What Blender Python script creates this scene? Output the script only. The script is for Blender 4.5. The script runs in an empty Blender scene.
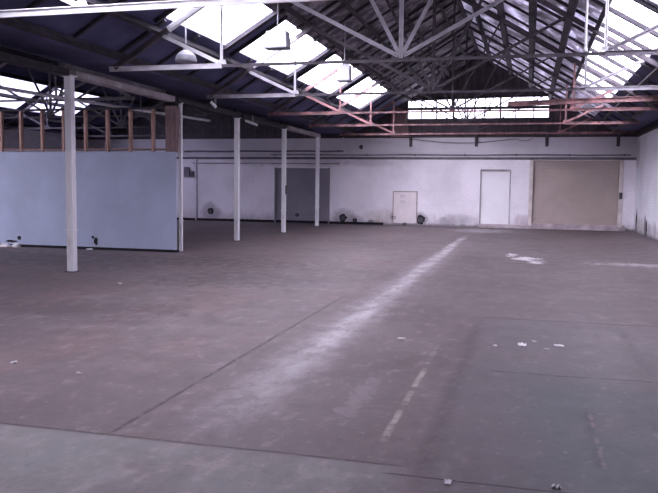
import bpy, math, random
from mathutils import Vector, Matrix
random.seed(7)
SC = bpy.context.scene
COL = SC.collection

# ------------------------------------------------------------------ camera
FPX, ROLL, EYE = 750.0, 0.0115, 1.55
TH, PH = math.radians(14.80), math.radians(4.634)
c, s = math.cos, math.sin
R0 = Vector((c(TH), s(TH), 0)); F0 = Vector((-s(TH)*c(PH), c(TH)*c(PH), -s(PH))); U0 = R0.cross(F0)
RR = R0*c(ROLL) + U0*s(ROLL); UU = U0*c(ROLL) - R0*s(ROLL)
cam = bpy.data.cameras.new('camera'); cam.sensor_width = 36; cam.lens = 36*FPX/658; cam.clip_end = 500
co = bpy.data.objects.new('camera', cam); COL.objects.link(co)
M = Matrix((RR, UU, -F0)).transposed().to_4x4(); M.translation = Vector((0, 0, EYE)); co.matrix_world = M
SC.camera = co
SC.view_settings.view_transform = 'Standard'; SC.view_settings.look = 'None'
SC.view_settings.gamma = 1; SC.view_settings.exposure = 0; SC.view_settings.use_curve_mapping = False

# ------------------------------------------------------------------ node maths helper
class V:
    def __init__(self, nt, sock): self.nt, self.k = nt, sock
    def _m(self, op, *a, clamp=False):
        n = self.nt.nodes.new('ShaderNodeMath'); n.operation = op; n.use_clamp = clamp
        for i, x in enumerate((self,)+a):
            if isinstance(x, V): self.nt.links.new(x.k, n.inputs[i])
            else: n.inputs[i].default_value = x
        return V(self.nt, n.outputs[0])
    def __add__(self, o): return self._m('ADD', o)
    __radd__ = __add__
    def __sub__(self, o): return self._m('SUBTRACT', o)
    def __mul__(self, o): return self._m('MULTIPLY', o)
    __rmul__ = __mul__
    def abs(self): return self._m('ABSOLUTE')
    def min(self, o): return self._m('MINIMUM', o)
    def max(self, o): return self._m('MAXIMUM', o)
    def inv(self): return (self*-1.0)+1.0
    def step(self, a, b):          # 0 below a, 1 above b (a > b reverses)
        n = self.nt.nodes.new('ShaderNodeMapRange'); n.interpolation_type = 'SMOOTHSTEP'; n.clamp = True
        self.nt.links.new(self.k, n.inputs['Value'])
        if a <= b: vals = (a, b, 0, 1)
        else: vals = (b, a, 1, 0)
        for nm, v in zip(('From Min', 'From Max', 'To Min', 'To Max'), vals): n.inputs[nm].default_value = v
        return V(self.nt, n.outputs['Result'])

class Mat:
    def __init__(self, name, rough=.7, spec=.4, metal=0.0):
        self.m = bpy.data.materials.new(name); self.m.use_nodes = True
        self.nt = self.m.node_tree; self.b = self.nt.nodes['Principled BSDF']
        self.b.inputs['Roughness'].default_value = rough; self.b.inputs['Metallic'].default_value = metal
        self.b.inputs['Specular IOR Level'].default_value = spec
        tc = self.nt.nodes.new('ShaderNodeTexCoord'); self.co = tc.outputs['Object']
        sp = self.nt.nodes.new('ShaderNodeSeparateXYZ'); self.nt.links.new(self.co, sp.inputs[0])
        self.x, self.y, self.z = (V(self.nt, sp.outputs[i]) for i in range(3))
    def vec(self, sc=(1, 1, 1), loc=(0, 0, 0)):
        n = self.nt.nodes.new('ShaderNodeMapping'); n.inputs['Scale'].default_value = sc; n.inputs['Location'].default_value = loc
        self.nt.links.new(self.co, n.inputs[0]); return n.outputs[0]
    def noise(self, scale, detail=4, rough=.55, stretch=(1, 1, 1), loc=(0, 0, 0)):
        n = self.nt.nodes.new('ShaderNodeTexNoise'); n.inputs['Scale'].default_value = scale
        n.inputs['Detail'].default_value = detail; n.inputs['Roughness'].default_value = rough
        self.nt.links.new(self.vec(stretch, loc), n.inputs['Vector']); return V(self.nt, n.outputs['Fac'])
    def rgb(self, col):
        n = self.nt.nodes.new('ShaderNodeRGB'); n.outputs[0].default_value = (*col, 1); return n.outputs[0]
    def mix(self, a, b, fac, mode='MIX'):
        n = self.nt.nodes.new('ShaderNodeMix'); n.data_type = 'RGBA'; n.blend_type = mode
        for k, v in (('A', a), ('B', b)):
            i = [q for q in n.inputs if q.name == k and q.type == 'RGBA'][0]
            if isinstance(v, tuple): i.default_value = (*v, 1)
            else: self.nt.links.new(v, i)
        if isinstance(fac, V): self.nt.links.new(fac.k, n.inputs['Factor'])
        else: n.inputs['Factor'].default_value = fac
        return [q for q in n.outputs if q.type == 'RGBA'][0]
    def color(self, k): self.nt.links.new(k, self.b.inputs['Base Color'])
    def bump(self, h, dist=.01, strength=.6):
        n = self.nt.nodes.new('ShaderNodeBump'); n.inputs['Distance'].default_value = dist; n.inputs['Strength'].default_value = strength
        self.nt.links.new(h.k, n.inputs['Height']); self.nt.links.new(n.outputs[0], self.b.inputs['Normal'])

def simple(name, col, dark=None, rough=.6, scale=6, metal=0.0, stretch=(1, 1, 1), lo=.35, hi=.7, spec=.4, bump=0):
    m = Mat(name, rough, spec, metal)
    d = dark or tuple(v*.72 for v in col)
    n = m.noise(scale, 5, .6, stretch)
    m.color(m.mix(d, col, n.step(lo, hi)))
    if bump: m.bump(n, bump)
    return m.m

# --- floor
def floor_mat():
    m = Mat('worn_concrete', .56, .3)
    X, Y = m.x, m.y
    n1 = m.noise(.35, 6, .6); n2 = m.noise(2.2, 6, .65); n3 = m.noise(14, 4, .6); n4 = m.noise(1.1, 5, .6, (1, .35, 1), (3, 9, 0))
    n5 = m.noise(5.5, 5, .7, (1, .6, 1), (1, 4, 0)); n6 = m.noise(.8, 6, .7, (1, .8, 1), (7, 2, 0))
    wob = (m.noise(1.2, 3) - .5)*.05
    col = m.mix((.118, .087, .089), (.172, .138, .140), n1.step(.3, .7))
    col = m.mix(col, (.175, .115, .113), (n4.step(.46, .66) * X.step(-1.6, -2.8))*.6)
    col = m.mix(col, (.32, .265, .275), n2.step(.48, .75)*.32)
    col = m.mix(col, (.10, .076, .084), n2.step(.52, .30)*.5)
    col = m.mix(col, (.105, .08, .088), n5.step(.50, .34)*.55)
    col = m.mix(col, (.34, .29, .30), n5.step(.54, .70)*.36)
    col = m.mix(col, (.10, .078, .080), X.step(-1.7, -.9)*Y.step(8.5, 10)*.35)
    slab = (X + wob*5).step(-.66, -.36) * (Y+wob*6).step(9.3, 8.7)
    col = m.mix(col, (.115, .112, .118), slab*(n6.step(.25, .65)*.45+.06))
    slab2 = (X + wob*6).step(-.2, .3) * (Y+wob*8).step(6.9, 5.9)
    col = m.mix(col, (.085, .094, .098), slab2*(n6.step(.3, .6)*.5+.2))
    front = (Y + wob*1.5).step(4.05, 3.98)*X.step(-.5, -.75)
    col = m.mix(col, (.215, .215, .21), front*(n6.step(.35, .6)*.55+.1))
    col = m.mix(col, (.31, .25, .245), front*n5.step(.45, .7)*.5)
    col = m.mix(col, (.40, .36, .37), n3.step(.58, .74)*.26)
    col = m.mix(col, (.08, .06, .065), n3.step(.40, .30)*.38)
    def vline(x, w, y0, y1, k=1.0):
        return ((X + wob*k - x).abs().step(w, w*.35)) * Y.step(y0, y0+.15) * Y.step(y1, y1-.6)
    def hline(y, w, x0, x1, k=1.0):
        return ((Y + wob*k - y).abs().step(w, w*.35)) * X.step(x0, x0+.1) * X.step(x1, x1-.3)
    dk = vline(-2.46, .024, 4.0, 10.5, .5)*n5.step(.36, .54)*.8
    dk = dk.max(hline(4.03, .02, -14, -.5, 1.2)*n5.step(.28, .5)*.8)
    dk = dk.max(hline(3.9, .018, -.75, 3.8, .8)*.8)
    dk = dk.max(((X+wob*2.0+.51).abs().step(.11, 0)*Y.step(3.6, 4.2)*Y.step(9, 8.2)*n5.step(.36, .56))*.5)
    dk = dk.max(hline(9.05, .06, -.5, 3.8, 2.0)*n5.step(.3, .55)*.55)
    dk = dk.max(hline(6.4, .04, -.3, 3.8, 2.4)*n5.step(.33, .55)*.6)
    dk = dk.max(((X+wob*2.5-1.03).abs().step(.08, 0)*Y.step(6.4, 7)*Y.step(9, 8.4)*n5.step(.40, .6))*.45)
    dk = dk.max(((X+wob*2.5-.44).abs().step(.06, 0)*Y.step(4.0, 4.4)*Y.step(5.9, 5.2)*n5.step(.40, .6))*.55)
    dk = dk.max(hline(13.2, .06, -7, 3.8)*.3).max(hline(19.3, .08, -7.5, 3.8)*.3)
    col = m.mix(col, (.035, .028, .032), dk*.85)
    # chalky strip where a wall once stood
    e = (X + wob*3.5 + 1.90).abs()
    br = m.noise(1.6, 6, .8, (1.6, .8, 1), (5, 1, 0)).step(.42, .62)
    chalk = e.step(.19, .03)*Y.step(4.6, 7.6)*Y.step(25, 22)
    col = m.mix(col, (.70, .65, .68), chalk*(br*.62+.07))
    halo = e.step(.42, .05)*Y.step(3.8, 5.2)*Y.step(21, 15)
    col = m.mix(col, (.37, .33, .35), halo*(n5.step(.35, .6)*.40+.18))
    # broken yellowish paint line
    dash = (X + wob*1.2 + .81).abs().step(.034, .008)*Y.step(4.3, 4.4)*Y.step(7.6, 6.4)*m.noise(5.0, 4, .75, (.6, 1, 1)).step(.42, .60)
    col = m.mix(col, (.44, .40, .34), dash*.6)
    red = (X + wob*.6 - .46).abs().step(.018, .008)*Y.step(4.2, 4.4)*Y.step(5.6, 5.3)*m.noise(6, 3).step(.45, .55)
    col = m.mix(col, (.27, .19, .18), red*.45)
    # plaster dust patches
    def patch(x, y, rx, ry, k):
        d = ((X-x)*(1/rx)); d2 = ((Y-y)*(1/ry))
        r = d*d + d2*d2 + (n2-.5)*1.6 + (n5-.5)*7
        return r.step(1.0, .25)*k
    p = patch(.0, 17.0, .33, .5, .85).max(patch(-.32, 17.8, .16, .4, .7)).max(patch(.22, 16.2, .22, .28, .8)).max(patch(-1.15, 5.3, .10, .7, .10)).max(patch(2.6, 16.4, 1.4, .4, .3)).max(patch(-1.6, 27.5, 1.1, 1.4, .3))
    col = m.mix(col, (.66, .62, .64), p)
    # darker patches on the floor
    o = patch(-4.6, 11.5, 1.5, 1.2, .45).max(patch(-6.5, 14.0, 2.5, 1.0, .6)).max(patch(1.6, 5.2, .9, .5, .35)).max(patch(-5.5, 8.0, 1.8, .7, .25)).max(patch(-9.5, 13.4, 3.5, 1.6, .6))
    col = m.mix(col, (.07, .055, .06), o)
    m.color(col)
    rg = n2.step(.3, .75)*.16 + .48
    m.nt.links.new(rg.k, m.b.inputs['Roughness'])
    m.bump(n3*.5 + n2 - dk*3.0, .004, .5)
    return m.m

# --- painted brick; stains = list of (u, z, ru, rz, k); u is x (back wall) or y (side wall)
def brick_mat(name, axis, stains, base=(.90, .85, .90)):
    m = Mat(name, .75, .25)
    u = m.x if axis == 'x' else m.y
    cmb = m.nt.nodes.new('ShaderNodeCombineXYZ'); m.nt.links.new(u.k, cmb.inputs[0]); m.nt.links.new(m.z.k, cmb.inputs[1])
    bt = m.nt.nodes.new('ShaderNodeTexBrick'); m.nt.links.new(cmb.outputs[0], bt.inputs['Vector'])
    bt.inputs['Scale'].default_value = 1; bt.inputs['Mortar Size'].default_value = .008
    bt.inputs['Brick Width'].default_value = .24; bt.inputs['Row Height'].default_value = .086
    bt.inputs['Mortar Smooth'].default_value = .4
    br = V(m.nt, bt.outputs['Fac'])
    n1 = m.noise(.7, 5, .6); n2 = m.noise(4, 5, .65); n3 = m.noise(3.0, 5, .7, (1, 1, .35), (2, 7, 4))
    col = m.mix(tuple(v*.84 for v in base), base, n1.step(.3, .65))
    col = m.mix(col, tuple(v*.62 for v in base), br*.28)
    col = m.mix(col, tuple(v*.7 for v in base), n2.step(.55, .78)*.3)
    # grime rising from the floor
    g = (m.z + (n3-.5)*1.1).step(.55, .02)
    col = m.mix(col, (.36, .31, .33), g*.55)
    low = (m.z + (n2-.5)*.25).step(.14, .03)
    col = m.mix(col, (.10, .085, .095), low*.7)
    # grey band of the ring beam above the ledge
    if axis == 'x':
        band = (m.z + (n2-.5)*.1).step(2.70, 2.78)
        col = m.mix(col, (.47, .45, .48), band*.55)
    for (a, z, ra, rz, k, cl) in stains:
        d = (u - a)*(1/ra); e = (m.z - z)*(1/rz)
        r = d*d + e*e + (n2-.5)*1.6
        col = m.mix(col, cl, r.step(1.1, .15)*k)
    m.color(col)
    m.bump(n2*.4 - br*1.0, .006, .6)
    return m.m

DK = (.05, .04, .05); GY = (.25, .22, .25); BR = (.36, .25, .2)
back_st = [(-7.25, .26, .55, .42, .55, GY), (-6.75, .15, .35, .3, .5, GY), (-4.1, .27, .34, .34, .75, GY), (-13.1, .38, .5, .5, .6, GY), (-9.2, .3, .4, .4, .5, GY),
           (-5.15, .3, .22, .35, .7, GY), (-6.1, .12, .18, .12, .8, DK), (-5.85, .12, .14, .1, .7, BR), (-4.75, .08, .12, .1, .8, DK), (-2.6, .3, .7, .25, .35, GY), (-3.2, .2, .3, .2, .4, GY),
           (-1.05, .12, .1, .2, .6, DK), (-.1, .3, .45, .3, .5, (.42, .33, .36)), (-5.6, .35, 1.0, .35, .4, (.5, .42, .40)), (-2.95, 1.9, .5, .8, .12, GY), (-11, 2.6, 1.6, .3, .35, GY), (-8.3, 2.5, 1.4, .25, .3, GY), (-6.2, 2.5, 1.2, .2, .25, GY)]
side_st = [(29.0, .45, .28, .45, .8, DK), (26.9, .30, .30, .45, .75, DK), (28.0, .25, 1.2, .35, .45, (.5, .45, .42)), (26.0, .2, .5, .3, .5, GY), (29.4, 2.9, .6, .7, .45, GY), (24.9, .3, .4, .3, .4, GY)]

MAT = {}
MAT['floor'] = floor_mat()
MAT['brick'] = brick_mat('white_painted_brick', 'x', back_st)
MAT['brick_side'] = brick_mat('white_painted_side_wall', 'y', side_st, (.88, .87, .93))
MAT['gable'] = simple('dark_cladding_boards', (.10, .082, .092), (.06, .05, .06), .8, 3, stretch=(3, 1, .4))
MAT['sheet'] = None
def sheet_mat():
    m = Mat('galvanised_roof_sheet', .55, .4, 0)
    w = m.nt.nodes.new('ShaderNodeTexWave'); w.wave_type = 'BANDS'; w.bands_direction = 'Y'; w.inputs['Scale'].default_value = 4.1
    m.nt.links.new(m.co, w.inputs['Vector'])
    n = m.noise(1.6, 6, .7); n2 = m.noise(9, 4, .6)
    col = m.mix((.30, .29, .34), (.93, .92, .98), n.step(.40, .60))
    col = m.mix(col, (.12, .09, .10), n2.step(.52, .66)*.7)
    m.color(col); m.bump(V(m.nt, w.outputs['Fac']), .02, .8)
    n3 = m.noise(3.5, 5, .75, (1, .6, 1))
    tl = m.nt.nodes.new('ShaderNodeBsdfTranslucent'); tl.inputs[0].default_value = (.9, .88, 1.0, 1)  # translucency added so sky light brightens the sheet's pale patches
    mx = m.nt.nodes.new('ShaderNodeMixShader'); out = m.nt.nodes['Material Output']
    m.nt.links.new((n.step(.36, .60)*n3.step(.36, .58)*.26 + .02).k, mx.inputs[0])
    m.nt.links.new(m.b.outputs[0], mx.inputs[1]); m.nt.links.new(tl.outputs[0], mx.inputs[2]); m.nt.links.new(mx.outputs[0], out.inputs[0])
    return m.m
MAT['sheet'] = sheet_mat()
MAT['shaded_sheet'] = simple('shaded_roof_sheet', (.095, .095, .20), (.055, .055, .12), .8, 1.2)  # roof sheet copy with shade and its blue cast put into the colour
MAT['half_shaded'] = simple('rusty_roof_sheet', (.34, .31, .36), (.06, .05, .065), .75, 2.2, lo=.42, hi=.66)  # patchy sheet, the left slope's shade put into its dark tone
MAT['timber_dark'] = simple('dark_roof_timber', (.050, .042, .052), (.026, .022, .03), .8, 5, stretch=(1, 1, 1))
MAT['pine'] = simple('pine_stud_timber', (.48, .30, .25), (.34, .20, .17), .7, 5, stretch=(6, 6, .6))
MAT['pine_dark'] = simple('brown_timber', (.26, .165, .165), (.17, .105, .11), .7, 5, stretch=(6, 6, .6))
MAT['white_steel'] = simple('white_painted_steel', (.80, .79, .82), (.58, .55, .57), .45, 2.5, stretch=(3, 3, 1), lo=.25, hi=.5)
MAT['truss_pale'] = simple('pale_grey_truss_paint', (.40, .38, .43), (.27, .25, .28), .5, 4)
MAT['truss_lit'] = simple('lit_truss_paint', (.84, .83, .86), (.68, .66, .70), .4, 3)  # lit copy of the truss paint, skylight put into the colour
MAT['truss_shaded'] = simple('shaded_truss_steel', (.10, .085, .10), (.055, .045, .055), .7, 4)  # shaded copy of the truss steel, dimness put into the colour
MAT['truss_red'] = simple('red_oxide_truss_paint', (.40, .20, .20), (.13, .075, .08), .6, 3)
MAT['grey_beam'] = simple('grey_painted_beam', (.46, .44, .47), (.27, .23, .24), .65, 2.0)
MAT['plaster'] = simple('blue_grey_lining_board', (.42, .465, .61), (.36, .39, .51), .8, .8)
MAT['roller'] = simple('beige_door_slats', (.44, .36, .33), (.38, .31, .28), .6, .8)
MAT['grey_roller'] = simple('grey_door_slats', (.27, .25, .29), (.22, .20, .24), .6, .8)
MAT['cream'] = simple('cream_painted_jamb', (.74, .66, .63), (.56, .48, .46), .6, 3)
MAT['door_white'] = simple('white_door_leaf', (.86, .84, .86), (.79, .77, .79), .6, .9)
MAT['kerb'] = simple('pale_concrete_kerb', (.56, .48, .50), (.34, .28, .30), .85, 2.5)
MAT['hatch'] = simple('off_white_hatch_board', (.86, .77, .78), (.76, .68, .69), .7, 2)
MAT['hatch_mark'] = simple('faded_grey_mark', (.52, .45, .48), None, .8, 6)
MAT['hatch_frame'] = simple('brown_hatch_frame', (.50, .40, .38), None, .7, 4)
MAT['black'] = simple('flat_black', (.016, .013, .02), (.008, .007, .01), .9, 8)  # plain black for the inside of holes, plates and buttons
MAT['dark_metal'] = simple('dark_grey_metal', (.09, .085, .10), None, .5, 5)
MAT['conduit'] = simple('grey_conduit', (.20, .18, .21), (.13, .115, .14), .6, 3)
MAT['lamp_white'] = simple('white_enamel', (.80, .80, .84), None, .4, 3)
MAT['lamp_box'] = simple('lavender_white_enamel', (.48, .47, .55), None, .5, 3)
MAT['lamp_grey'] = simple('grey_lamp_dome', (.30, .30, .34), None, .5, 3)
MAT['paper'] = simple('white_paper', (.84, .82, .83), None, .9, 9)
MAT['chip'] = simple('pale_concrete_chip', (.56, .50, .50), None, .9, 12)
MAT['frame_dark'] = simple('dark_window_frame', (.10, .085, .09), None, .7, 4)

def pane_mat(name, tint, trans):
    m = bpy.data.materials.new(name); m.use_nodes = True; nt = m.node_tree
    nt.nodes.remove(nt.nodes['Principled BSDF']); out = nt.nodes['Material Output']
    tr = nt.nodes.new('ShaderNodeBsdfTransparent'); tr.inputs[0].default_value = (*tint, 1)
    tl = nt.nodes.new('ShaderNodeBsdfTranslucent'); tl.inputs[0].default_value = (*tint, 1)
    tc = nt.nodes.new('ShaderNodeTexCoord'); ns = nt.nodes.new('ShaderNodeTexNoise'); ns.inputs['Scale'].default_value = 2.0
    nt.links.new(tc.outputs['Object'], ns.inputs['Vector'])
    mr = nt.nodes.new('ShaderNodeMapRange'); mr.inputs['To Min'].default_value = trans-.08; mr.inputs['To Max'].default_value = trans+.08
    nt.links.new(ns.outputs['Fac'], mr.inputs['Value'])
    mx = nt.nodes.new('ShaderNodeMixShader'); nt.links.new(mr.outputs[0], mx.inputs[0])
    nt.links.new(tl.outputs[0], mx.inputs[1]); nt.links.new(tr.outputs[0], mx.inputs[2]); nt.links.new(mx.outputs[0], out.inputs[0])
    return m
MAT['skylight'] = pane_mat('translucent_roof_sheet', (.93, .93, .95), .8)
MAT['dimming'] = pane_mat('dimming_roof_sheet', (.46, .46, .52), .8)  # tint added to cut the sky light reaching the left back wall
MAT['glass'] = pane_mat('dusty_window_glass', (.92, .90, .94), .88)

# ------------------------------------------------------------------ mesh builder (world coordinates; build() moves them to the thing's base)
class MB:
    def __init__(self): self.v, self.f = [], []
    def _add(self, vs, fs):
        o = len(self.v); self.v += [Vector(p) for p in vs]; self.f += [tuple(i+o for i in f) for f in fs]; return self
    def prism(self, poly, d):
        """poly: list of 3-D points (one loop), extruded by vector d"""
        n = len(poly); d = Vector(d); P = [Vector(p) for p in poly]
        vs = P + [p+d for p in P]
        fs = [tuple(range(n))[::-1], tuple(range(n, 2*n))] + [(i, (i+1) % n, n+(i+1) % n, n+i) for i in range(n)]
        return self._add(vs, fs)
    def box(self, x0, x1, y0, y1, z0, z1, bev=0):
        if bev <= 0:
            return self.prism([(x0, y0, z0), (x1, y0, z0), (x1, y1, z0), (x0, y1, z0)], (0, 0, z1-z0))
        b = bev
        def ring(z, k): return [(x0+b+k, y0+k, z), (x1-b-k, y0+k, z), (x1-k, y0+b+k, z), (x1-k, y1-b-k, z), (x1-b-k, y1-k, z), (x0+b+k, y1-k, z), (x0+k, y1-b-k, z), (x0+k, y0+b+k, z)]
        R = [ring(z0, b), ring(z0+b, 0), ring(z1-b, 0), ring(z1, b)]
        vs = sum(R, []); fs = [tuple(range(8))[::-1], tuple(range(24, 32))]
        for k in range(3):
            for i in range(8): fs.append((8*k+i, 8*k+(i+1) % 8, 8*k+8+(i+1) % 8, 8*k+8+i))
        return self._add(vs, fs)
    def _frame(self, p0, p1, up):
        p0, p1 = Vector(p0), Vector(p1); d = (p1-p0).normalized(); up = Vector(up)
        if abs(d.dot(up)) > .98: up = Vector((0, 1, 0)) if abs(d.y) < .9 else Vector((1, 0, 0))
        a = d.cross(up).normalized(); b = a.cross(d).normalized()
        return p0, p1, a, b
    def section(self, p0, p1, pts, up=(0, 0, 1)):
        p0, p1, a, b = self._frame(p0, p1, up)
        return self.prism([p0 + a*x + b*y for x, y in pts], p1-p0)
    def bar(self, p0, p1, w, h, up=(0, 0, 1), ch=.0):
        w, h = w/2, h/2
        if ch: pts = [(-w+ch, -h), (w-ch, -h), (w, -h+ch), (w, h-ch), (w-ch, h), (-w+ch, h), (-w, h-ch), (-w, -h+ch)]
        else: pts = [(-w, -h), (w, -h), (w, h), (-w, h)]
        return self.section(p0, p1, pts, up)
    def tee(self, p0, p1, sz, t=.008, up=(0, 0, 1)):
        """two angle irons back to back"""
        h = sz/2; k = .004
        pts = [(-h, -h), (-k, -h), (-k, h-t*1.2), (k, h-t*1.2), (k, -h), (h, -h), (h, -h+t), (k+t, -h+t), (k+t, h), (-k-t, h), (-k-t, -h+t), (-h, -h+t)]
        return self.section(p0, p1, pts, up)
    def tube(self, p0, p1, r, n=10, r1=None):
        p0, p1, a, b = self._frame(p0, p1, (0, 0, 1)); r1 = r if r1 is None else r1
        A = [p0 + a*r*c(t) + b*r*s(t) for t in (2*math.pi*i/n for i in range(n))]
        B = [p1 + a*r1*c(t) + b*r1*s(t) for t in (2*math.pi*i/n for i in range(n))]
        return self._add(A+B, [tuple(range(n))[::-1], tuple(range(n, 2*n))] + [(i, (i+1) % n, n+(i+1) % n, n+i) for i in range(n)])
    def path(self, pts, r, n=8):
        pts = [Vector(p) for p in pts]; rings = []
        for i, p in enumerate(pts):
            d = (pts[min(i+1, len(pts)-1)] - pts[max(i-1, 0)])
            _, _, a, b = self._frame(p, p+d, (0, 0, 1))
            rings.append([p + a*r*c(2*math.pi*k/n) + b*r*s(2*math.pi*k/n) for k in range(n)])
        fs = [tuple(range(n))[::-1], tuple(range((len(pts)-1)*n, len(pts)*n))]
        for j in range(len(pts)-1):
            for k in range(n): fs.append((j*n+k, j*n+(k+1) % n, (j+1)*n+(k+1) % n, (j+1)*n+k))
        return self._add(sum(rings, []), fs)
    def lathe(self, ctr, prof, n=24, axis='z'):
        """prof: list of (r, h) from one end to the other"""
        C = Vector(ctr); vs = []; fs = []
        for r, h in prof:
            for k in range(n):
                t = 2*math.pi*k/n
                p = Vector((r*c(t), r*s(t), h)) if axis == 'z' else Vector((r*c(t), -h, r*s(t)))
                vs.append(C+p)
        for j in range(len(prof)-1):
            for k in range(n): fs.append((j*n+k, j*n+(k+1) % n, (j+1)*n+(k+1) % n, (j+1)*n+k))
        fs += [tuple(range(n))[::-1], tuple(range((len(prof)-1)*n, len(prof)*n))]
        return self._add(vs, fs)
    def build(self, name, mat, parent=None, base=(0, 0, 0), smooth=False):
        import bmesh
        if parent is not None: base = ORG[parent.name]
        base = Vector(base)
        me = bpy.data.meshes.new(name); me.from_pydata([v-base for v in self.v], [], self.f)
        bm = bmesh.new(); bm.from_mesh(me); bmesh.ops.recalc_face_normals(bm, faces=bm.faces[:]); bm.to_mesh(me); bm.free()
        if smooth:
            for p in me.polygons: p.use_smooth = True
        me.materials.append(MAT[mat] if isinstance(mat, str) else mat)
        o = bpy.data.objects.new(name, me); COL.objects.link(o)
        if parent is not None: o.parent = parent
        else: o.location = base
        ORG[o.name] = base
        return o
ORG = {}
def thing(name, label, cat, loc, group=None):
    o = bpy.data.objects.new(name, None); COL.objects.link(o); o.location = loc; o.empty_display_size = .1
    ORG[o.name] = Vector(loc); tag(o, label, cat, group); return o
def tag(o, label, cat, group=None):
    o['label'] = label; o['category'] = cat
    if group: o['group'] = group
    return o
def structure(o): o['kind'] = 'structure'; return o
def copy_tree(o, parent=None):
    q = o.copy(); COL.objects.link(q)
    if parent: q.parent = parent
    for ch in list(o.children): copy_tree(ch, q)
    return q

# ------------------------------------------------------------------ measures
YB, XR, XL, YF = 29.7, 3.80, -19.6, -4.0      # back wall, right wall, left wall, front wall
XV = -7.75                                     # valley line (row of posts)
XC, HS, ZC, SL = -1.93, 4.87, 3.46, .6         # ridge, half span, truss chord height, pitch
XC2 = -13.57                                   # ridge of the second bay
TY = [3.5, 7.5, 11.45, 15.4, 19.35, 23.3, 27.4]
def pz(d): return ZC + SL*(HS-abs(d))          # chord line height at offset d from ridge
PY, PX = 15.55, -7.66
SH = .22                                       # roof sheet above the chord line

# ------------------------------------------------------------------ shell
m = MB(); m.box(XL-.3, XR+.3, YF-.3, YB+.3, -.3, 0)
structure(m.build('floor', 'floor'))
WT = 3.47
m = MB()
def wallbox(mb, x0, x1, z0, z1): mb.box(x0, x1, YB, YB+.3, z0, z1)
wallbox(m, XL-.3, -10.16, 0, WT); wallbox(m, -10.16, -7.9, 2.26, WT); wallbox(m, -7.9, -1.82, 0, WT)
wallbox(m, -1.82, -.66, 2.22, WT); wallbox(m, .15, 3.23, 0, .17); wallbox(m, -1.82, -.66, 0, .14); wallbox(m, -.66, .15, 0, WT)
wallbox(m, .15, 3.23, 2.60, WT); wallbox(m, 3.23, XR, 0, WT)
wb = structure(m.build('wall_back', 'brick'))
m = MB(); m.box(XR, XR+.3, YF, YB+.3, 0, 3.68); structure(m.build('wall_right', 'brick_side'))
m = MB(); m.box(XL-.3, XL, YF, YB+.3, 0, 3.68); structure(m.build('wall_left', 'brick_side'))
m = MB(); m.prism([(XL-.3, YF, 0), (XR+.3, YF, 0), (XR+.3, YF, 3.6), (XC, YF, 7.0), (XV, YF, 3.6), (XC2, YF, 7.0), (XL-.3, YF, 3.6)], (0, -.3, 0))
structure(m.build('wall_front', 'brick_side'))

# upper gable wall of dark boards, with the long window opening
WX0, WX1, WZ0, WZ1 = -4.74, .70, 4.17, 5.04
def roofz(x, xc): return pz(x-xc)+SH
def gpoly(mb, pts): mb.prism([(x, YB+.02, z) for x, z in pts], (0, .2, 0))
m = MB()
gpoly(m, [(XV, WT), (WX0, WT), (WX0, roofz(WX0, XC)), (XC-HS, roofz(XC-HS, XC)), (XV, 3.7)])
gpoly(m, [(WX1, WT), (XR, WT), (XR, 3.7), (XC+HS, roofz(XC+HS, XC)), (WX1, roofz(WX1, XC))])
gpoly(m, [(WX0, WT), (WX1, WT), (WX1, WZ0), (WX0, WZ0)])
gpoly(m, [(WX0, WZ1), (WX1, WZ1), (WX1, roofz(WX1, XC)), (XC, roofz(XC, XC)), (WX0, roofz(WX0, XC))])
gpoly(m, [(XL, WT), (XV, WT), (XV, 3.7), (XC2+HS, roofz(XC2+HS, XC2)), (XC2, roofz(XC2, XC2)), (XC2-HS, roofz(XC2-HS, XC2)), (XL, 3.7)])
structure(m.build('wall_gable', 'gable'))

# long window high in the gable
NW = 0
def window():
    global NW
    NW += 1; return 'window_%d' % NW
m = MB(); m.box(WX0, WX1, YB+.03, YB+.15, WZ0, WZ0+.05); m.box(WX0, WX1, YB+.03, YB+.15, WZ1-.05, WZ1)
m.box(WX0, WX0+.05, YB+.03, YB+.15, WZ0, WZ1); m.box(WX1-.05, WX1, YB+.03, YB+.15, WZ0, WZ1)
w = structure(m.build(window(), 'frame_dark'))
m = MB(); m.box(WX0, WX1, YB, YB+.12, 4.545, 4.65); t_ = structure(m.build('transom', 'frame_dark', w))
for k in range(1, 9):
    x = WX0 + (WX1-WX0)*k/9 + random.uniform(-.06, .06)
    wd = .045 if k % 3 else .075
    m = MB(); m.box(x-wd/2, x+wd/2, YB+.02, YB+.11, WZ0, WZ1); m.build('mullion', 'frame_dark', w)
m = MB(); m.box(WX0+.02, WX1-.02, YB+.125, YB+.132, WZ0+.02, WZ1-.02); m.build('pane', 'glass', w)

# ------------------------------------------------------------------ roof
LOW_L, UP_L = -5.84, -4.83      # light strip on the slope falling to the posts
LOW_R, UP_R = 2.20, 1.23        # light strip on the slope falling to the right wall
PAN_L = [(.5, 4.9), (5.5, 9.85), (11.3, 13.9), (14.5, 17.9), (18.45, 21.9), (22.45, 26.0)]
PAN_R = [(5.5, 9.3), (9.35, 12.55), (12.85, 16.5), (16.55, 19.3), (19.35, 23.5)]
PAN_F = [(4, 8.3), (9, 12), (16, 19.3), (19.9, 23.2), (23.7, 26.5)]
TK = .03
def slope_piece(mb, x0, x1, y0, y1, xc, dz=0, t=TK):
    if abs(x1-x0) < 1e-4 or y1-y0 < 1e-4: return
    z0, z1 = pz(x0-xc)+SH+dz, pz(x1-xc)+SH+dz
    mb.prism([(x0, y0, z0), (x1, y0, z1), (x1, y0, z1+t), (x0, y0, z0+t)], (0, y1-y0, 0))
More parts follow.
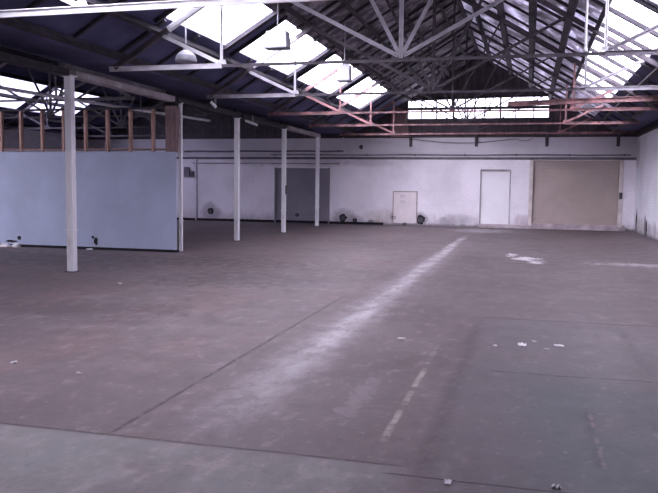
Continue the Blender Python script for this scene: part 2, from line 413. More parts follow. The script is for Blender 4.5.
def slope(mb, xa, xb, lo, up, pans, xc):
    """sheeted slope between xa and xb, leaving the light strip [lo, up] x pans open"""
    a, b = sorted((lo, up))
    x0, x1 = sorted((xa, xb))
    slope_piece(mb, x0, a, YF, YB+.22, xc); slope_piece(mb, b, x1, YF, YB+.22, xc)
    y = YF
    for p0, p1 in pans:
        slope_piece(mb, a, b, y, p0, xc); y = p1
    slope_piece(mb, a, b, y, YB+.22, xc)
m = MB()
slope(m, XC, LOW_R, LOW_R, UP_R, PAN_R, XC)
mk = MB()
mu = MB(); slope(mu, UP_L, XC, UP_L, UP_L, [], XC)
slope(mk, XC-HS-.1, UP_L, LOW_L, UP_L, PAN_L, XC)
slope(mk, LOW_R, XC+HS+.1, LOW_R, LOW_R, [], XC)
slope(mk, XC2-HS-.1, XC2, -17.7, -16.3, PAN_F, XC2)
slope(mk, XC2, XC2+HS+.1, XC2+1, XC2+1, [], XC2)
# flat gutter soffits
zg = ZC+SH-.02
mk.box(XC+HS-.05, XR+.3, YF, YB+.22, zg, zg+.04); mk.box(XC2+HS-.05, XC-HS+.05, YF, YB+.22, zg, zg+.04); mk.box(XL-.3, XC2-HS+.05, YF, YB+.22, zg, zg+.04)
ceil = structure(m.build('ceiling', 'sheet'))
mk.build('shaded_roof_sheets', 'shaded_sheet', ceil)
mu.build('half_shaded_roof_sheets', 'half_shaded', ceil)
def pane(x0, x1, y0, y1, xc, mat='skylight'):
    mb = MB(); slope_piece(mb, min(x0, x1), max(x0, x1), y0, y1, xc, .005, .006)
    w = structure(mb.build(window(), mat))
    return w
for (p0, p1) in PAN_L: pane(LOW_L, UP_L, p0, p1, XC)
for (p0, p1) in PAN_R: pane(LOW_R, UP_R, p0, p1, XC)
for (p0, p1) in PAN_F: pane(-17.7, -16.3, p0, p1, XC2, 'skylight' if p0 < 12 else 'dimming')

# battens running down the slopes, parts of the roof
def batten(x0, x1, y, xc, w=.05, h=.05):
    mb = MB(); k = SH-.03
    mb.bar((x0, y, pz(x0-xc)+k), (x1, y, pz(x1-xc)+k), w, h)
    mb.build('rafter', 'timber_dark', ceil)
y = 4.85
while y < 29.5:
    wdt = .06 if random.random() < .7 else .09
    batten(XC, UP_R, y, XC, wdt); batten(LOW_R, XC+HS, y, XC, wdt)
    if y < 23.5: batten(UP_R, LOW_R, y, XC, .085, .07)
    inside = any(p0-.02 < y < p1+.02 for p0, p1 in PAN_L)
    if inside:
        batten(XC, UP_L, y, XC, wdt); batten(LOW_L, XC-HS, y, XC, wdt)
    else: batten(XC, XC-HS, y, XC, wdt)
    y += 1.317
for p0, p1 in PAN_L:
    for q in (p0-.04, p1+.04):
        batten(LOW_L-.1, UP_L+.1, q, XC, .06, .08)

# purlins: long timbers under the sheets, each a thing
ORD = ['first', 'second', 'third', 'fourth', 'fifth', 'sixth', 'seventh', 'eighth', 'ninth']
def purlin(x, xc, label, w=.08, h=.12, mat='timber_dark', y0=YF+.05, y1=YB-.02):
    mb = MB(); z = pz(x-xc)+SH-.055-h/2
    a = math.atan(SL)*(0 if abs(x-xc) < .05 else (1 if x < xc else -1))
    ca, sa = c(a), s(a)
    pts = [(-w/2, -h/2), (w/2, -h/2), (w/2, h/2), (-w/2, h/2)]
    P = [(x + u*ca - v*sa, y0, z + u*sa + v*ca) for u, v in pts]
    mb.prism(P, (0, y1-y0, 0))
    o = mb.build('roof_purlin', mat, base=(x, y0, z)); tag(o, label, 'roof beam', 'purlins under the sheets'); return o
for k, x in enumerate((-1.5, -.78, -.03, .68, 1.18, 2.38, 2.85)):
    wd = .13 if k in (1, 2, 3) else .08
    purlin(x, XC, '%s dark purlin down from the ridge on the roof slope above the beige door' % ORD[k], wd)
for k, x in enumerate((-2.36, -3.08, -3.83, -4.55, -5.98, -6.65)):
    purlin(x, XC, '%s dark purlin down from the ridge on the roof slope falling to the posts' % ORD[k], .07)
purlin(XC, XC, 'dark ridge beam along the peak of the roof', .06, .18)
for k, x in enumerate((-14.6, -15.4, -16.15, -17.0, -17.85, -18.3)):
    purlin(x, XC2, '%s dark purlin down from the ridge on the far bay roof slope' % ORD[k], .07, y0=10)

# ------------------------------------------------------------------ trusses
CH, WB = .075, .06
def truss(name, label, group, mats, y, xc, mid=.045):
    """mats: outer chord and web, middle chord, fan of braces, top chord"""
    mo, mm, mf, mt = mats[:4]; mr = mats[4] if len(mats) > 4 else mo
    wb = WB if y < 17 else .042
    t = thing(name, label, 'roof truss', (xc, y, ZC), group)
    def P(d, z): return (xc+d, y, z)
    e = HS-.02
    for a0, a1, mat, sz in ((-e-.10, -2.92, mo, CH), (-2.92, 2.92, mm, mid), (2.92, e+.10, mr, CH)):
        mb = MB(); mb.tee(P(a0, ZC), P(a1, ZC), sz, .010, (0, 0, -1)); mb.build('bottom_chord', mat, t)
    for sg in (-1, 1):
        for da, db, mat in ((e, 3.86, mt), (3.86, 2.9, mo if sg < 0 else mt), (2.9, .01, mt)):  # one stretch on the left takes the outer paint, as if lit
            mb = MB(); mb.bar(P(sg*da, pz(da)+.01), P(sg*db, pz(db)+.01), .07, .09, ch=.008); mb.build('top_chord', mat, t)
    mb = MB(); mb.tee(P(0, ZC+.03), P(0, pz(0)-.06), wb+.01, .008, (0, 1, 0)); mb.build('king_post', mf, t)
    for sg in (-1, 1):
        for d0, z0, d1, nm, mat, sz in ((0, ZC+.04, 2.52, 'web_brace', mf, wb), (0, ZC+.04, 1.15, 'web_brace', mf, wb), (2.92, ZC+.03, 3.95, 'web_brace', mo if sg < 0 else mr, WB), (2.92, ZC+.03, 2.92, 'web_post', mo, .045)):
            mb = MB(); q0 = Vector(P(sg*d0, z0)); q1 = Vector(P(sg*d1, pz(d1)-.04))
            dd = (q1-q0).normalized()
            mb.tee(q0+dd*.05, q1, sz, .008, (0, 1, 0)); mb.build(nm, mat, t)
    for d in (0, -2.92, 2.92):
        mb = MB(); g = (.16 if y < 17 else .09) if d == 0 else .10
        mb.prism([P(d-g, ZC-.02), P(d+g, ZC-.02), P(d+g*.55, ZC+g), P(d-g*.55, ZC+g)], (0, .014, 0)); mb.build('gusset_plate', mm if d == 0 else mo, t)
    return t
W_, D_, G_, R_ = 'truss_lit', 'truss_shaded', 'truss_pale', 'truss_red'
MG = 'trusses of the main bay'
proto = truss('roof_truss', 'white steel roof truss closest overhead, its chord along the top left edge', MG, (W_, W_, G_, D_), TY[1], XC, .075)
q = truss('roof_truss', '', MG, (W_, D_, G_, D_, 'conduit'), TY[2], XC); q['label'] = 'roof truss with a fan of pale braces, white chord landing on the nearest post'  # right half darker, its silhouette put into the colour
mid = truss('roof_truss', 'dark steel roof truss landing beside the partition end', MG, (G_, D_, D_, D_, G_), TY[3], XC)
redt = truss('roof_truss', 'red oxide steel roof truss on the farthest post, just before the white brick wall', MG, (R_, R_, D_, D_), TY[6], XC)
for y, lb in ((TY[4], 'red oxide steel roof truss on the first post beyond the partition'), (TY[5], 'red oxide steel roof truss on the second post beyond the partition'),):
    q = copy_tree(redt); q.location.y = y; q['label'] = lb
far = truss('roof_truss', 'dark steel truss in the far bay above the studs, closest one', 'trusses of the far bay', (D_, D_, D_, D_), TY[3], XC2)
for k, y in enumerate(TY[4:]):
    q = copy_tree(far); q.location.y = y
    q['label'] = ('dark steel truss in the far bay, next behind the closest one', 'dark steel truss in the far bay, second from the back wall', 'dark steel truss in the far bay, against the back wall')[k]
# thin white hanger on the right-hand side of the second truss
m = MB(); m.tube((.72, TY[2], ZC+.05), (.72, TY[2], pz(2.65)+.1), .018, 8); m.tube((.72, TY[2], ZC+.045), (.72, TY[2], ZC+.08), .035, 8)
tag(m.build('hanger_rod', 'white_steel', base=(.72, TY[2], ZC)), 'thin white upright rod between truss and the edge of the bright roof strip', 'rod')

# red steel beam running across towards the right wall
t = thing('steel_roof_girder', 'thick red steel beam crossing below the roof to the right wall', 'beam', (XR, 18.0, 3.55))
p0, p1 = Vector((-.55, 18.95, 3.58)), Vector((XR-.13, 18.2, 3.60))
m = MB(); m.section(p0, p1, [(-.05, -.06), (.05, -.06), (.05, -.045), (.006, -.045), (.006, .045), (.05, .045), (.05, .06), (-.05, .06), (-.05, .045), (-.006, .045), (-.006, -.045), (-.05, -.045)])
m.build('beam_body', 'truss_red', t)
m = MB(); m.prism([(XR-.13, 18.05, 3.48), (XR-.13, 18.35, 3.48), (XR-.13, 18.35, 3.70), (XR-.13, 18.05, 3.70)], (.012, 0, 0)); m.build('end_plate', 'truss_red', t)

# cross rails below the long window
for z, mt, lb, r in ((3.98, 'grey_beam', 'grey pipe rail just below the long high window', .028), (3.62, 'truss_red', 'red steel rail on top of the white brick wall', .04)):
    m = MB(); m.bar((-4.9, YB-.09, z), (XR-.05, YB-.09, z), r*2, r*2, ch=.006)
    for x in (-4.5, -2.6, -.7, 1.2, 3.1): m.box(x-.03, x+.03, YB-.07, YB+.03, z-.03, z+.03)
    tag(m.build('wall_rail', mt, base=(-4.9, YB, z)), lb, 'rail')
t = thing('eave_roof_girder', 'dark timber beam along the top of the white side wall', 'beam', (XR, YF, 3.44))
m = MB(); m.bar((XR-.06, YF+.05, 3.53), (XR-.06, YB-.30, 3.53), .12, .18, ch=.01); m.build('beam_body', 'timber_dark', t)
for y in TY[2:6]:
    m = MB(); m.box(XR-.125, XR, y-.05, y+.05, 3.40, 3.44, .004); m.build('corbel', 'dark_metal', t)
# dark brackets at the wall head
for x, lb in ((-4.55, 'dark bracket at wall head above the pale hatch'), (-2.0, 'dark bracket at wall head under the roof peak'), (.62, 'dark bracket at wall head over the left jamb of the beige door'), (3.15, 'dark bracket at wall head in the right corner')):
    t = thing('wall_bracket', lb, 'bracket', (x, YB, 3.1), 'brackets along the wall head')
    m = MB(); m.box(x-.06, x+.06, YB-.03, YB, 3.12, 3.58, .006); m.build('back_plate', 'dark_metal', t)
    m = MB(); m.prism([(x-.015, YB-.03, 3.16), (x-.015, YB-.03, 3.56), (x-.015, YB-.28, 3.56)], (.03, 0, 0)); m.build('rib', 'dark_metal', t)
    m = MB(); m.box(x-.05, x+.05, YB-.28, YB-.03, 3.56, 3.585); m.build('shelf_plate', 'dark_metal', t)

# ------------------------------------------------------------------ posts and valley beam
def post(x, y, w, lb, h=3.36):
    t = thing('steel_post', lb, 'post', (x, y, 0), 'row of white posts')
    m = MB(); m.box(x-w/2, x+w/2, y-w/2, y+w/2, .012, h, .008); m.build('shaft', 'white_steel', t)
    m = MB(); m.box(x-w*.72, x+w*.72, y-w*.72, y+w*.72, 0, .014, .003); bp = m.build('base_plate', 'dark_metal', t)
    m = MB(); m.box(x-w*.6, x+w*.6, y-w*.6, y+w*.6, .8 if w > .13 else .72, .83 if w > .13 else .74, .004)
    m.build('collar', 'white_steel', t)
    m = MB(); m.box(x-w*.75, x+w*.75, y-w*.75, y+w*.75, h, h+.02, .003); m.build('cap_plate', 'white_steel', t)
    return t
post(XV+.09, TY[2], .13, 'white square steel post nearest the viewer, in front of the partition')
post(PX+.018, PY+.125, .07, 'slim white steel post at the open end of the partition')
post(XV, TY[4], .125, 'first white square post beyond the partition end')
p2 = post(XV+.05, TY[5], .125, 'second white square post beyond the partition, small dark box on it')
post(XV, TY[6]+.1, .125, 'white square post farthest back, by the grey roller door')
m = MB(); m.box(XV+.114, XV+.17, TY[5]-.05, TY[5]+.05, 1.25, 1.55, .008); m.box(XV+.12, XV+.16, TY[5]-.07, TY[5]-.05, 1.34, 1.42)
tag(m.build('switch_box', 'dark_metal', base=(XV+.11, TY[5], 1.25)), 'small dark switch box on the side of the second post', 'switch')
for k in range(len(TY)-1):
    y0, y1 = TY[k]+.1, TY[k+1]-.1
    if k == 0: continue
    lb = ['', 'dark timber valley beam leading out of view before the nearest post', 'pale grey valley beam between nearest post and partition end', 'dark valley beam just beyond the partition end', 'dark valley beam between first and second post beyond the partition', 'grey valley beam before the farthest post'][k]
    t = thing('valley_roof_girder', lb, 'beam', (XV, y0, 3.4), 'beams along the valley')
    m = MB(); m.bar((XV-.12, y0, 3.50), (XV-.12, y1, 3.50), .12, .22, ch=.01); m.build('upper_plank', 'grey_beam' if k == 2 else 'timber_dark', t)
    m = MB(); m.bar((XV+.06, y0, 3.42), (XV+.06, y1, 3.42), .20, .12, ch=.012); m.build('lower_plank', 'timber_dark' if k in (1, 3, 4) else 'grey_beam' if k == 2 else 'grey_beam', t)

# grey pipe sagging through the far bay
pp = []
for k in range(13):
    u = k/12; pp.append((-10.35+1.5*u, 6.0+14.0*u, 3.36-.04*math.sin(math.pi*u)))
m = MB(); m.path(pp, .035, 10)
tag(m.build('overhead_pipe', 'white_steel', base=pp[0]), 'long grey pipe under the far bay trusses, passing above the bare studs', 'pipe')

# ------------------------------------------------------------------ partition with bare studs


wp = bpy.data.objects.new('wall_partition', None); COL.objects.link(wp); wp.location = (PX, PY, 0); ORG['wall_partition'] = Vector((PX, PY, 0)); structure(wp)
m = MB(); m.box(-16.0, PX, PY-.06, PY-.045, .05, 2.27); m.build('lining_board', 'plaster', wp)
m = MB(); m.box(-16.0, PX, PY-.065, PY+.045, 0, .06); m.build('bottom_plate', 'black', wp)
m = MB(); m.box(-16.0, PX, PY-.045, PY+.045, 3.23, 3.275); m.build('top_plate', 'timber_dark', wp)
for x in (-8.19, -8.76, -9.35, -9.92, -10.5, -11.08, -11.66, -12.2, -12.8, -13.4, -14.0, -14.6, -15.2, -15.8):
    x -= .065
    m = MB(); m.box(x-.03, x+.03, PY-.045, PY+.045, .05, 3.23, .004); m.build('stud', 'pine', wp)
m = MB(); m.box(PX-.26, PX, PY-.075, PY+.06, 2.27, 3.29, .006); m.build('end_post', 'pine_dark', wp)
m = MB(); m.box(-16, PX, PY-.068, PY-.06, 2.255, 2.275); m.build('edge_trim', 'plaster', wp)
m = MB(); m.box(-16, PX-.26, PY-.02, PY+.02, 2.30, 2.345); m.build('nogging', 'pine_dark', wp)

def ragged(mb, x, y, z, rx, rz, dep=.012, n=22, seed=1, jag=.28):
    rnd = random.Random(seed)
    P = []
    for k in range(n):
        t = 2*math.pi*k/n; r = 1 + rnd.uniform(-jag, jag)
        P.append((x + rx*r*c(t), y, z + rz*r*s(t)))
    mb.prism(P, (0, -dep, 0)); return mb

# broken holes low in the partition
m = MB(); ragged(m, -9.72, PY-.06, .20, .05, .09, .006, seed=3); ragged(m, -9.80, PY-.06, .29, .04, .03, .006, seed=4)
m.v = m.v
tag(m.build('wall_hole', 'black', base=(-9.72, PY-.06, .2)), 'ragged dark hole low in the partition beside the nearest post', 'hole')
m = MB(); ragged(m, -11.80, PY-.06, .21, .05, .05, .006, seed=5); ragged(m, -12.02, PY-.06, .13, .15, .03, .006, seed=6)
tag(m.build('wall_hole', 'black', base=(-11.8, PY-.06, .2)), 'ragged dark hole at the foot of the partition above white rubble', 'hole')

def ragged_side(mb, y, z, ry, rz, dep, seed):
    rnd = random.Random(seed); P = []
    for k in range(20):
        t = 2*math.pi*k/20; r = 1 + rnd.uniform(-.25, .25)
        P.append((XR, y + ry*r*c(t), z + rz*r*s(t)))
    mb.prism(P, (-dep, 0, 0)); return mb
for y, z, ry, rz, sd, lb in ((29.0, .36, .10, .26, 11, 'tall ragged dark hole at the foot of the side wall, close to the corner'), (26.55, .27, .10, .28, 12, 'tall ragged dark hole at the foot of the side wall, away from the corner')):
    m = MB(); ragged_side(m, y, z, ry, rz, .008, sd)
    tag(m.build('wall_hole', 'black', base=(XR, y, z)), lb, 'hole')
m = MB(); m.prism([(XL, YB-.03, 0), (XL, YB, 0), (XL, YB, .10), (XL, YB-.018, .10)], (-5.6-XL, 0, 0)); structure(m.build('dark_strip_back', 'black'))  # dark line drawn along the foot of the back wall

def chunk(mb, x, y, z, rx, ry, rz, seed):
    """irregular lump standing on z"""
    rnd = random.Random(seed); vs = []; fs = []; n = 9
    prof = ((.8, 0), (1.0, .3), (.85, .75), (.4, 1.0))
    for r, h in prof:
        for k in range(n):
            t = 2*math.pi*k/n; q = r*(1+rnd.uniform(-.25, .25))
            vs.append((x+rx*q*c(t), y+ry*q*s(t), z+rz*h*(1+(rnd.uniform(-.2, .2) if h > 0 else 0))))
    for j in range(3):
        for k in range(n): fs.append((j*n+k, j*n+(k+1) % n, (j+1)*n+(k+1) % n, (j+1)*n+k))
    fs += [tuple(range(n))[::-1], tuple(range(3*n, 4*n))]
    return mb._add(vs, fs)
for k, (x, rx, rz, lb) in enumerate(((-12.1, .16, .07, 'long white plaster lump at the foot of the partition under the ragged hole'), (-11.78, .12, .09, 'short white plaster lump beside the long one at the partition foot'), (-9.80, .09, .035, 'small pale plaster lump under the hole beside the nearest post'))):
    m = MB(); chunk(m, x, PY-.2, 0, rx, .08, rz, 20+k)
    tag(m.build('plaster_lump', 'paper', base=(x, PY-.2, 0)), lb, 'rubble', 'plaster lumps by the partition')

# ------------------------------------------------------------------ back wall: doors, hatch, pipes
# white personnel door
m = MB(); z0, z1, x0, x1 = .14, 2.22, -1.82, -.66
m.box(x0, x0+.05, YB+.02, YB+.14, z0, z1); m.box(x1-.05, x1, YB+.02, YB+.14, z0, z1); m.box(x0, x1, YB-.015, YB+.14, z1-.05, z1+.03)
d1 = structure(m.build('door_1', 'grey_beam'))
m = MB(); m.box(x0+.03, x1-.03, YB+.05, YB+.11, z0, z1-.03, .004); lf = m.build('door_leaf', 'door_white', d1)
m = MB(); m.box(x1-.20, x1-.12, YB+.042, YB+.05, 1.10, 1.28, .003); m.tube((x1-.16, YB+.05, 1.2), (x1-.16, YB-.02, 1.2), .012); m.tube((x1-.16, YB-.02, 1.2), (x1-.28, YB-.02, 1.2), .01); m.build('door_handle', 'door_white', lf)
# beige roller door
def roller(name, x0, x1, z0, z1, mat, jmat, jl, jr, y, pitch):
    zf = z0; z0 -= .06
    mb = MB(); n = int((z1-z0)/pitch); prof = []
    h = (z1-z0)/n
    pts = []
    for k in range(n):
        za = z0+k*h
        pts += [(0.0, za), (-.005, za+h*.2), (-.007, za+h*.5), (-.005, za+h*.8), (0.0, za+h*.97)]
    loop = [(x0, y+u, z) for u, z in pts] + [(x0, y, z1), (x0, y+.03, z1), (x0, y+.03, z0)]
    mb.prism(loop, (x1-x0, 0, 0))
    cur = structure(mb.build(name, mat))
    if jl:
        mb = MB(); mb.box(x0-jl, x0, YB-.03, YB+.10, z0-.05, z1+.02, .006); mb.build('guide_rail', jmat, cur)
    if jr:
        mb = MB(); mb.box(x1, x1+jr, YB-.03, YB+.10, z0-.05, z1+.02, .006); mb.build('guide_rail', jmat, cur)
    mb = MB(); mb.box(x0, x1, y-.03, y+.02, zf-.02, zf+.05, .004); mb.build('bottom_rail', mat, cur)
    return cur
roller('door_2', .15, 3.23, .22, 2.60, 'roller', 'cream', .13, .15, YB+.09, .105)
roller('door_3', -10.16, -7.9, .02, 2.26, 'grey_roller', 'grey_roller', .06, .06, YB+.05, .10)
# kerb along the right half, ledge along the wall
m = MB(); m.box(-1.85, 3.5, YB-.22, YB+.1, 0, .135, .012); m.box(.0, 3.5, YB-.02, YB+.2, .13, .20, .008); structure(m.build('trim_1', 'kerb'))
m = MB(); m.prism([(XL, YB-.07, 2.66), (XL, YB, 2.62), (XL, YB, 2.72), (XL, YB-.07, 2.70)], (XR-XL, 0, 0)); structure(m.build('trim_2', 'conduit'))
m = MB(); m.box(-13.9, XV+.3, YB-.03, YB, 2.42, 2.47); structure(m.build('trim_3', 'grey_beam'))

# conduits
def conduit(z, x0, x1, r, lb, mat='conduit'):
    m = MB(); pts = [(x0+(x1-x0)*k/10, YB-.045, z+.012*math.sin(k*1.9)) for k in range(11)]
    m.path(pts, r, 8)
    n = int((x1-x0)/1.8)
    for k in range(n+1):
        x = x0+.2+(x1-x0-.4)*k/max(n, 1); m.box(x-.02, x+.02, YB-.05-r, YB-.002, z-.045, z+.045)
    tag(m.build('conduit_pipe', mat, base=(x0, YB, z)), lb, 'pipe', 'pipes along the back wall')
conduit(2.80, -10.4, 3.6, .022, 'thin grey conduit running on the back wall just above the ledge')
conduit(2.95, -14.3, -7.28, .03, 'upper dark pipe on the back wall behind the posts')
m = MB(); m.path([(-7.22, YB-.04, 2.87), (-7.22, YB-.04, 3.1), (-7.22, YB-.05, 3.35), (-7.3, YB-.08, 3.5)], .02, 8)
tag(m.build('conduit_pipe', 'lamp_white', base=(-7.22, YB, 2.87)), 'short white pipe rising up the wall beside the farthest post', 'pipe', 'pipes along the back wall')
# white downpipe in the left corner of view
m = MB(); m.path([(-13.75, YB-.05, .02), (-13.75, YB-.05, 1.2), (-13.75, YB-.05, 2.42), (-13.75, YB-.05, 2.6)], .03, 8)
for z in (.5, 1.6, 2.4): m.box(-13.80, -13.70, YB-.06, YB, z, z+.04)
tag(m.build('drain_pipe', 'lamp_white', base=(-13.75, YB, 0)), 'thin upright white pipe on the wall just past the partition end', 'pipe')
t = thing('switch_box', 'small dark electrical boxes on the wall past the partition end', 'switch', (-14.1, YB, 1.95))
m = MB(); m.box(-14.3, -14.05, YB-.09, YB, 1.86, 2.28, .01); m.build('case', 'conduit', t)
m = MB(); m.box(-14.0, -13.85, YB-.07, YB, 1.86, 2.1, .01); m.build('isolator', 'dark_metal', t)

# hatch
hx0, hx1, hz0, hz1 = -5.23, -4.24, .10, 1.37
t = thing('wall_hatch', 'pale square hatch with thin brown frame low on the white wall', 'hatch', (-4.73, YB, .1))
m = MB(); fw = .04
m.box(hx0, hx1, YB-.03, YB, hz1-fw, hz1, .004); m.box(hx0, hx0+fw, YB-.03, YB, hz0, hz1-fw, .004); m.box(hx1-fw, hx1, YB-.03, YB, hz0, hz1-fw, .004); m.build('frame', 'hatch_frame', t)
m = MB(); m.box(hx0+fw, hx1-fw, YB-.018, YB, hz0, hz1-fw, .003); pnl = m.build('panel', 'hatch', t)
for z, rr_ in ((1.17, .075), (.95, .07)):
    m = MB()
    N = 16
    for k in range(N):
        a0, a1 = 2*math.pi*k/N, 2*math.pi*(k+1)/N
        if k in (3, 12): continue
        m.bar((-4.83+rr_*c(a0), YB-.021, z+rr_*.7*s(a0)), (-4.83+rr_*c(a1), YB-.021, z+rr_*.7*s(a1)), .018, .006, (0, 1, 0))
    m.build('grey_mark', 'hatch_mark', pnl)

# black round pipe stubs and holes
def outlet(x, z, r, lb, seed):
    t = thing('pipe_outlet', lb, 'pipe outlet', (x, YB, z), 'black openings low on the back wall')
    m = MB(); ragged(m, x, YB, z, r*1.05, r*1.05, .008, seed=seed, jag=.16); m.build('broken_edge', 'black', t)
    m = MB(); m.lathe((x, YB, z), [(r*.62, 0), (r*.66, .04), (r*.62, .055), (r*.48, .055), (r*.46, .01)], 20, 'y'); m.build('collar', 'dark_metal', t)
outlet(-4.1, .25, .17, 'largest round black pipe opening, right of the pale hatch', 1)
outlet(-7.27, .25, .15, 'round black pipe opening at the wall foot near the farthest post', 2)
outlet(-6.77, .16, .09, 'small black pipe opening second from the farthest post', 3)
outlet(-5.17, .31, .10, 'black pipe opening at the lower left corner of the pale hatch', 4)
outlet(-13.1, .41, .13, 'black pipe opening at wall foot seen past the partition end', 5)
outlet(-9.23, .33, .07, 'small black opening low in the grey roller door', 6)
outlet(-6.56, 3.12, .08, 'small round black opening high on the wall above the ledge', 7)
outlet(-4.72, .12, .045, 'tiny black opening at the foot of the pale hatch', 8)

# door control on the right jamb
t = thing('wall_switch', 'small dark control box on the right jamb of the beige roller door', 'switch', (3.31, YB-.03, 1.2))
m = MB(); m.box(3.25, 3.36, YB-.09, YB-.03, 1.18, 1.42, .01); m.build('case', 'dark_metal', t)
for z in (1.24, 1.30, 1.36):
    m = MB(); m.tube((3.305, YB-.09, z), (3.305, YB-.10, z), .015, 10); m.build('button', 'black', t)
# slack cable along the wall head
pts = []
for k in range(25):
    u = k/24; x = -4.5 + 4.6*u
    pts.append((x, YB-.06, 3.42 - .16*math.sin(math.pi*min(1, u*1.15 % 1.0001)) if u < .87 else 3.42-.1*math.sin(math.pi*(u-.87)/.13)))
m = MB(); m.path(pts, .012, 6)
tag(m.build('slack_cable', 'dark_metal', base=pts[0]), 'thin dark cable drooping along the head of the white brick wall', 'cable')
# pale folded panel leaning in the roof space above the wall
m = MB(); m.prism([(-5.35, YB-.12, 3.52), (-4.6, YB-.12, 3.52), (-4.78, YB-.12, 4.55), (-5.35, YB-.12, 4.75)], (0, .05, 0))
m.box(-5.35, -4.62, YB-.14, YB-.07, 3.50, 3.54)
tag(m.build('roof_board', 'pine_dark', base=(-4.9, YB-.1, 3.5)), 'brown board with a slanting edge at the end of the long high window', 'panel')

# ------------------------------------------------------------------ lamps
def pend_dome(x, y, z, top):
    t = thing('pendant_lamp', 'grey domed pendant lamp hanging from roof near the first truss', 'lamp', (x, y, z))
    m = MB(); m.lathe((x, y, z-.09), [(.185, 0), (.185, .03), (.165, .10), (.11, .16), (.05, .19), (.04, .25)], 28); m.build('lamp_shade', 'lamp_grey', t, smooth=False)
    m = MB(); m.tube((x, y, z+.14), (x, y, top), .014, 8); m.build('rod', 'lamp_grey', t)
    m = MB(); m.lathe((x, y, z-.12), [(.02, .07), (.045, .08), (.045, .11), (.02, .13)], 14); m.build('bulb', 'lamp_white', t)
pend_dome(-5.72, 11.95, 3.72, pz(-5.72-XC)+SH)
def pend_box(x, y, z, wx, wz, top, lb):
    t = thing('pendant_lamp', lb, 'lamp', (x, y, z), 'box lamps under the bright roof strip')
    m = MB(); h = wz/2
    m.prism([(x-wx/2, y-.14, z-h), (x+wx/2, y-.14, z-h), (x+wx/2*.86, y-.11, z+h), (x-wx/2*.86, y-.11, z+h)], (0, .25, 0)); m.build('housing', 'lamp_box', t)
    m = MB(); m.box(x-wx/2-.01, x+wx/2+.01, y-.16, y+.14, z-h-.03, z-h, .006); m.build('rim', 'lamp_grey', t)
    m = MB(); m.tube((x, y, z+h), (x, y, top), .012, 8); m.build('rod', 'lamp_grey', t)
pend_box(-4.43, 13.0, 4.15, .42, .28, pz(-4.43-XC)+SH, 'white box lamp hanging against the bright roof strip, nearer one')
pend_box(-4.17, 17.0, 4.14, .30, .34, pz(-4.17-XC)+SH, 'white box lamp hanging against the bright roof strip, farther one')
def glint(x, y, z, ang, L, lb):  # white tubes added to stand for small bright spots
    t = thing('bright_glint', lb, 'lamp', (x, y, z), 'small glints under the dark roof')
    dx, dz = L/2*c(ang), L/2*s(ang)
    m = MB(); m.tube((x-dx, y-.09, z-dz), (x+dx, y-.09, z+dz), .035, 10); m.build('tube', 'lamp_white', t)
    m = MB(); m.box(x-.03, x+.03, y-.10, y+.0, z+.02, 3.425); m.build('bracket', 'dark_metal', t)
glint(-6.68, TY[3], 3.28, -.75, .16, 'small added pale fitting under the dark roof near the partition end')
glint(-7.3, TY[4], 3.22, -.35, .36, 'small added tilted pale fitting beside the top of the first post beyond the partition')

# ------------------------------------------------------------------ litter on the floor
def scrap(x, y, w, d, lb, seed, mat='paper', cat='paper', nm='paper_scrap', hh=.018):
    rnd = random.Random(seed); n = 5; vs = []; fs = []
    for lay in (0, 1):
        for j in range(n):
            for i in range(n):
                e = 1 + rnd.uniform(-.12, .12)
                zz = (0 if lay == 0 else .004) + (abs(math.sin(i*1.7+seed))*abs(math.cos(j*1.3+seed)))*hh
                vs.append((x+(i/(n-1)-.5)*w*e, y+(j/(n-1)-.5)*d*e, zz+.001))
    for i in range(n*n): vs[n*n+i] = (vs[i][0], vs[i][1], vs[i][2]+.004)
    for j in range(n-1):
        for i in range(n-1):
            a = j*n+i; fs.append((a, a+n, a+n+1, a+1)); b = a+n*n; fs.append((b, b+1, b+n+1, b+n))
    for i in range(n-1):
        for a, b in ((i, i+1), ((n-1)*n+i+1, (n-1)*n+i), ((i+1)*n, i*n), (i*n+n-1, (i+1)*n+n-1)):
            fs.append((a, b, b+n*n, a+n*n))
    m = MB(); m._add(vs, fs)
    tag(m.build(nm, mat, base=(x, y, 0)), lb, cat, 'litter on the floor')
scrap(-.01, 7.55, .085, .09, 'white paper scrap on the grey slab, left one of a close pair', 1)
scrap(.34, 7.62, .085, .07, 'white paper scrap on the grey slab, right one of a close pair', 2)
scrap(-4.22, 5.43, .035, .06, 'lone white scrap on the bare floor well left of the dark joint', 4)
scrap(-.36, 3.86, .035, .04, 'white scrap lying on the near cross joint', 5)
scrap(.19, 3.96, .045, .035, 'white scrap at the bottom edge of view, beside the cross joint', 6)
def chip(x, y, r, h, lb, seed):
    m = MB(); chunk(m, x, y, 0, r, r*.8, h, seed)
    tag(m.build('concrete_chip', 'chip', base=(x, y, 0)), lb, 'debris', 'chips on the floor')
chip(.10, 7.75, .03, .015, 'tiny pale chip close behind the left paper scrap', 31)
chip(.22, 7.42, .03, .015, 'tiny pale chip between the pair of paper scraps', 32)
chip(-.27, 7.45, .025, .014, 'tiny pale chip near the long dark joint by the paper scraps', 33)
chip(-1.2, 7.5, .05, .012, 'flat pale chip beside the chalky white strip', 34)
chip(-3.5, 5.3, .025, .012, 'small chip on the bare floor left of the dark joint', 35)
chip(-6.06, 10.3, .04, .02, 'small pale chip on the floor near the nearest post', 36)

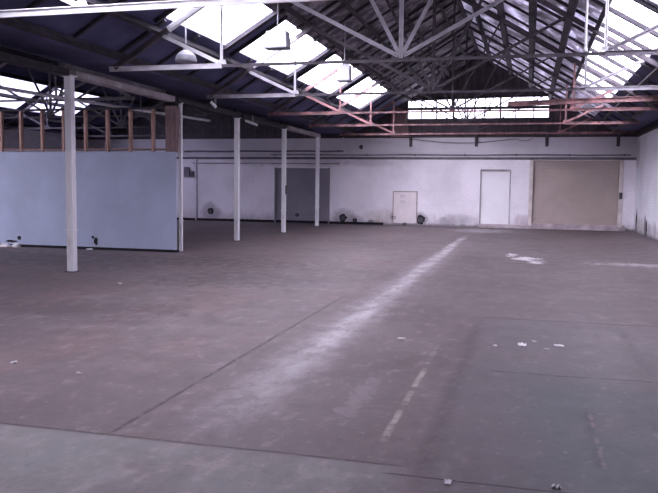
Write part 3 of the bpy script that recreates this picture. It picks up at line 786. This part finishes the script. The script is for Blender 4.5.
# ------------------------------------------------------------------ daylight
wd = bpy.data.worlds.new('overcast_sky'); SC.world = wd; wd.use_nodes = True
bg = wd.node_tree.nodes['Background']; bg.inputs[0].default_value = (.875, .84, .985, 1); 
SKY_BASE, SKY_LOBE = 7.5, 54.0
wn = wd.node_tree
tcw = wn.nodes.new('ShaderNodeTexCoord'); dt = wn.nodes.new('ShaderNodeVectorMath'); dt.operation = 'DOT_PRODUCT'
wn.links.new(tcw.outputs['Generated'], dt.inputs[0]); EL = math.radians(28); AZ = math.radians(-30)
dt.inputs[1].default_value = (math.sin(AZ)*c(EL), -c(AZ)*c(EL), s(EL))     # sky lobe added behind the viewer to light back wall and partition
glow = V(wn, dt.outputs['Value']).max(0.0)._m('POWER', 5.0)*SKY_LOBE + SKY_BASE
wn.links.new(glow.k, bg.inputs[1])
def portal(x0, x1, y0, y1, xc, dz=.06):
    L = bpy.data.lights.new('skylight_portal', 'AREA'); L.shape = 'RECTANGLE'
    za, zb = pz(x0-xc)+SH+dz, pz(x1-xc)+SH+dz
    L.size = math.hypot(x1-x0, zb-za); L.size_y = y1-y0; L.cycles.is_portal = True
    o = bpy.data.objects.new('skylight_portal', L); COL.objects.link(o)
    ux = Vector((x1-x0, 0, zb-za)).normalized(); uy = Vector((0, 1, 0)); uz = ux.cross(uy)
    M = Matrix((ux, uy, uz)).transposed().to_4x4(); M.translation = Vector(((x0+x1)/2, (y0+y1)/2, (za+zb)/2)); o.matrix_world = M
portal(LOW_L, UP_L, .5, 26, XC); portal(UP_R, LOW_R, 5.5, 23.5, XC)
portal(-17.7, -16.3, 4, 26.5, XC2)
L = bpy.data.lights.new('window_portal', 'AREA'); L.shape = 'RECTANGLE'; L.size = WX1-WX0; L.size_y = WZ1-WZ0; L.cycles.is_portal = True
o = bpy.data.objects.new('window_portal', L); COL.objects.link(o)
o.matrix_world = Matrix((Vector((1, 0, 0)), Vector((0, 0, 1)), Vector((0, -1, 0)))).transposed().to_4x4()
o.matrix_world.translation = Vector(((WX0+WX1)/2, YB+.25, (WZ0+WZ1)/2))
o.rotation_euler = (-math.pi/2, 0, 0); o.location = ((WX0+WX1)/2, YB+.25, (WZ0+WZ1)/2)
SC.cycles.use_denoising = True
SC.cycles.max_bounces = 10; SC.cycles.diffuse_bounces = 6; SC.cycles.transparent_max_bounces = 16
SC.cycles.sample_clamp_indirect = 8
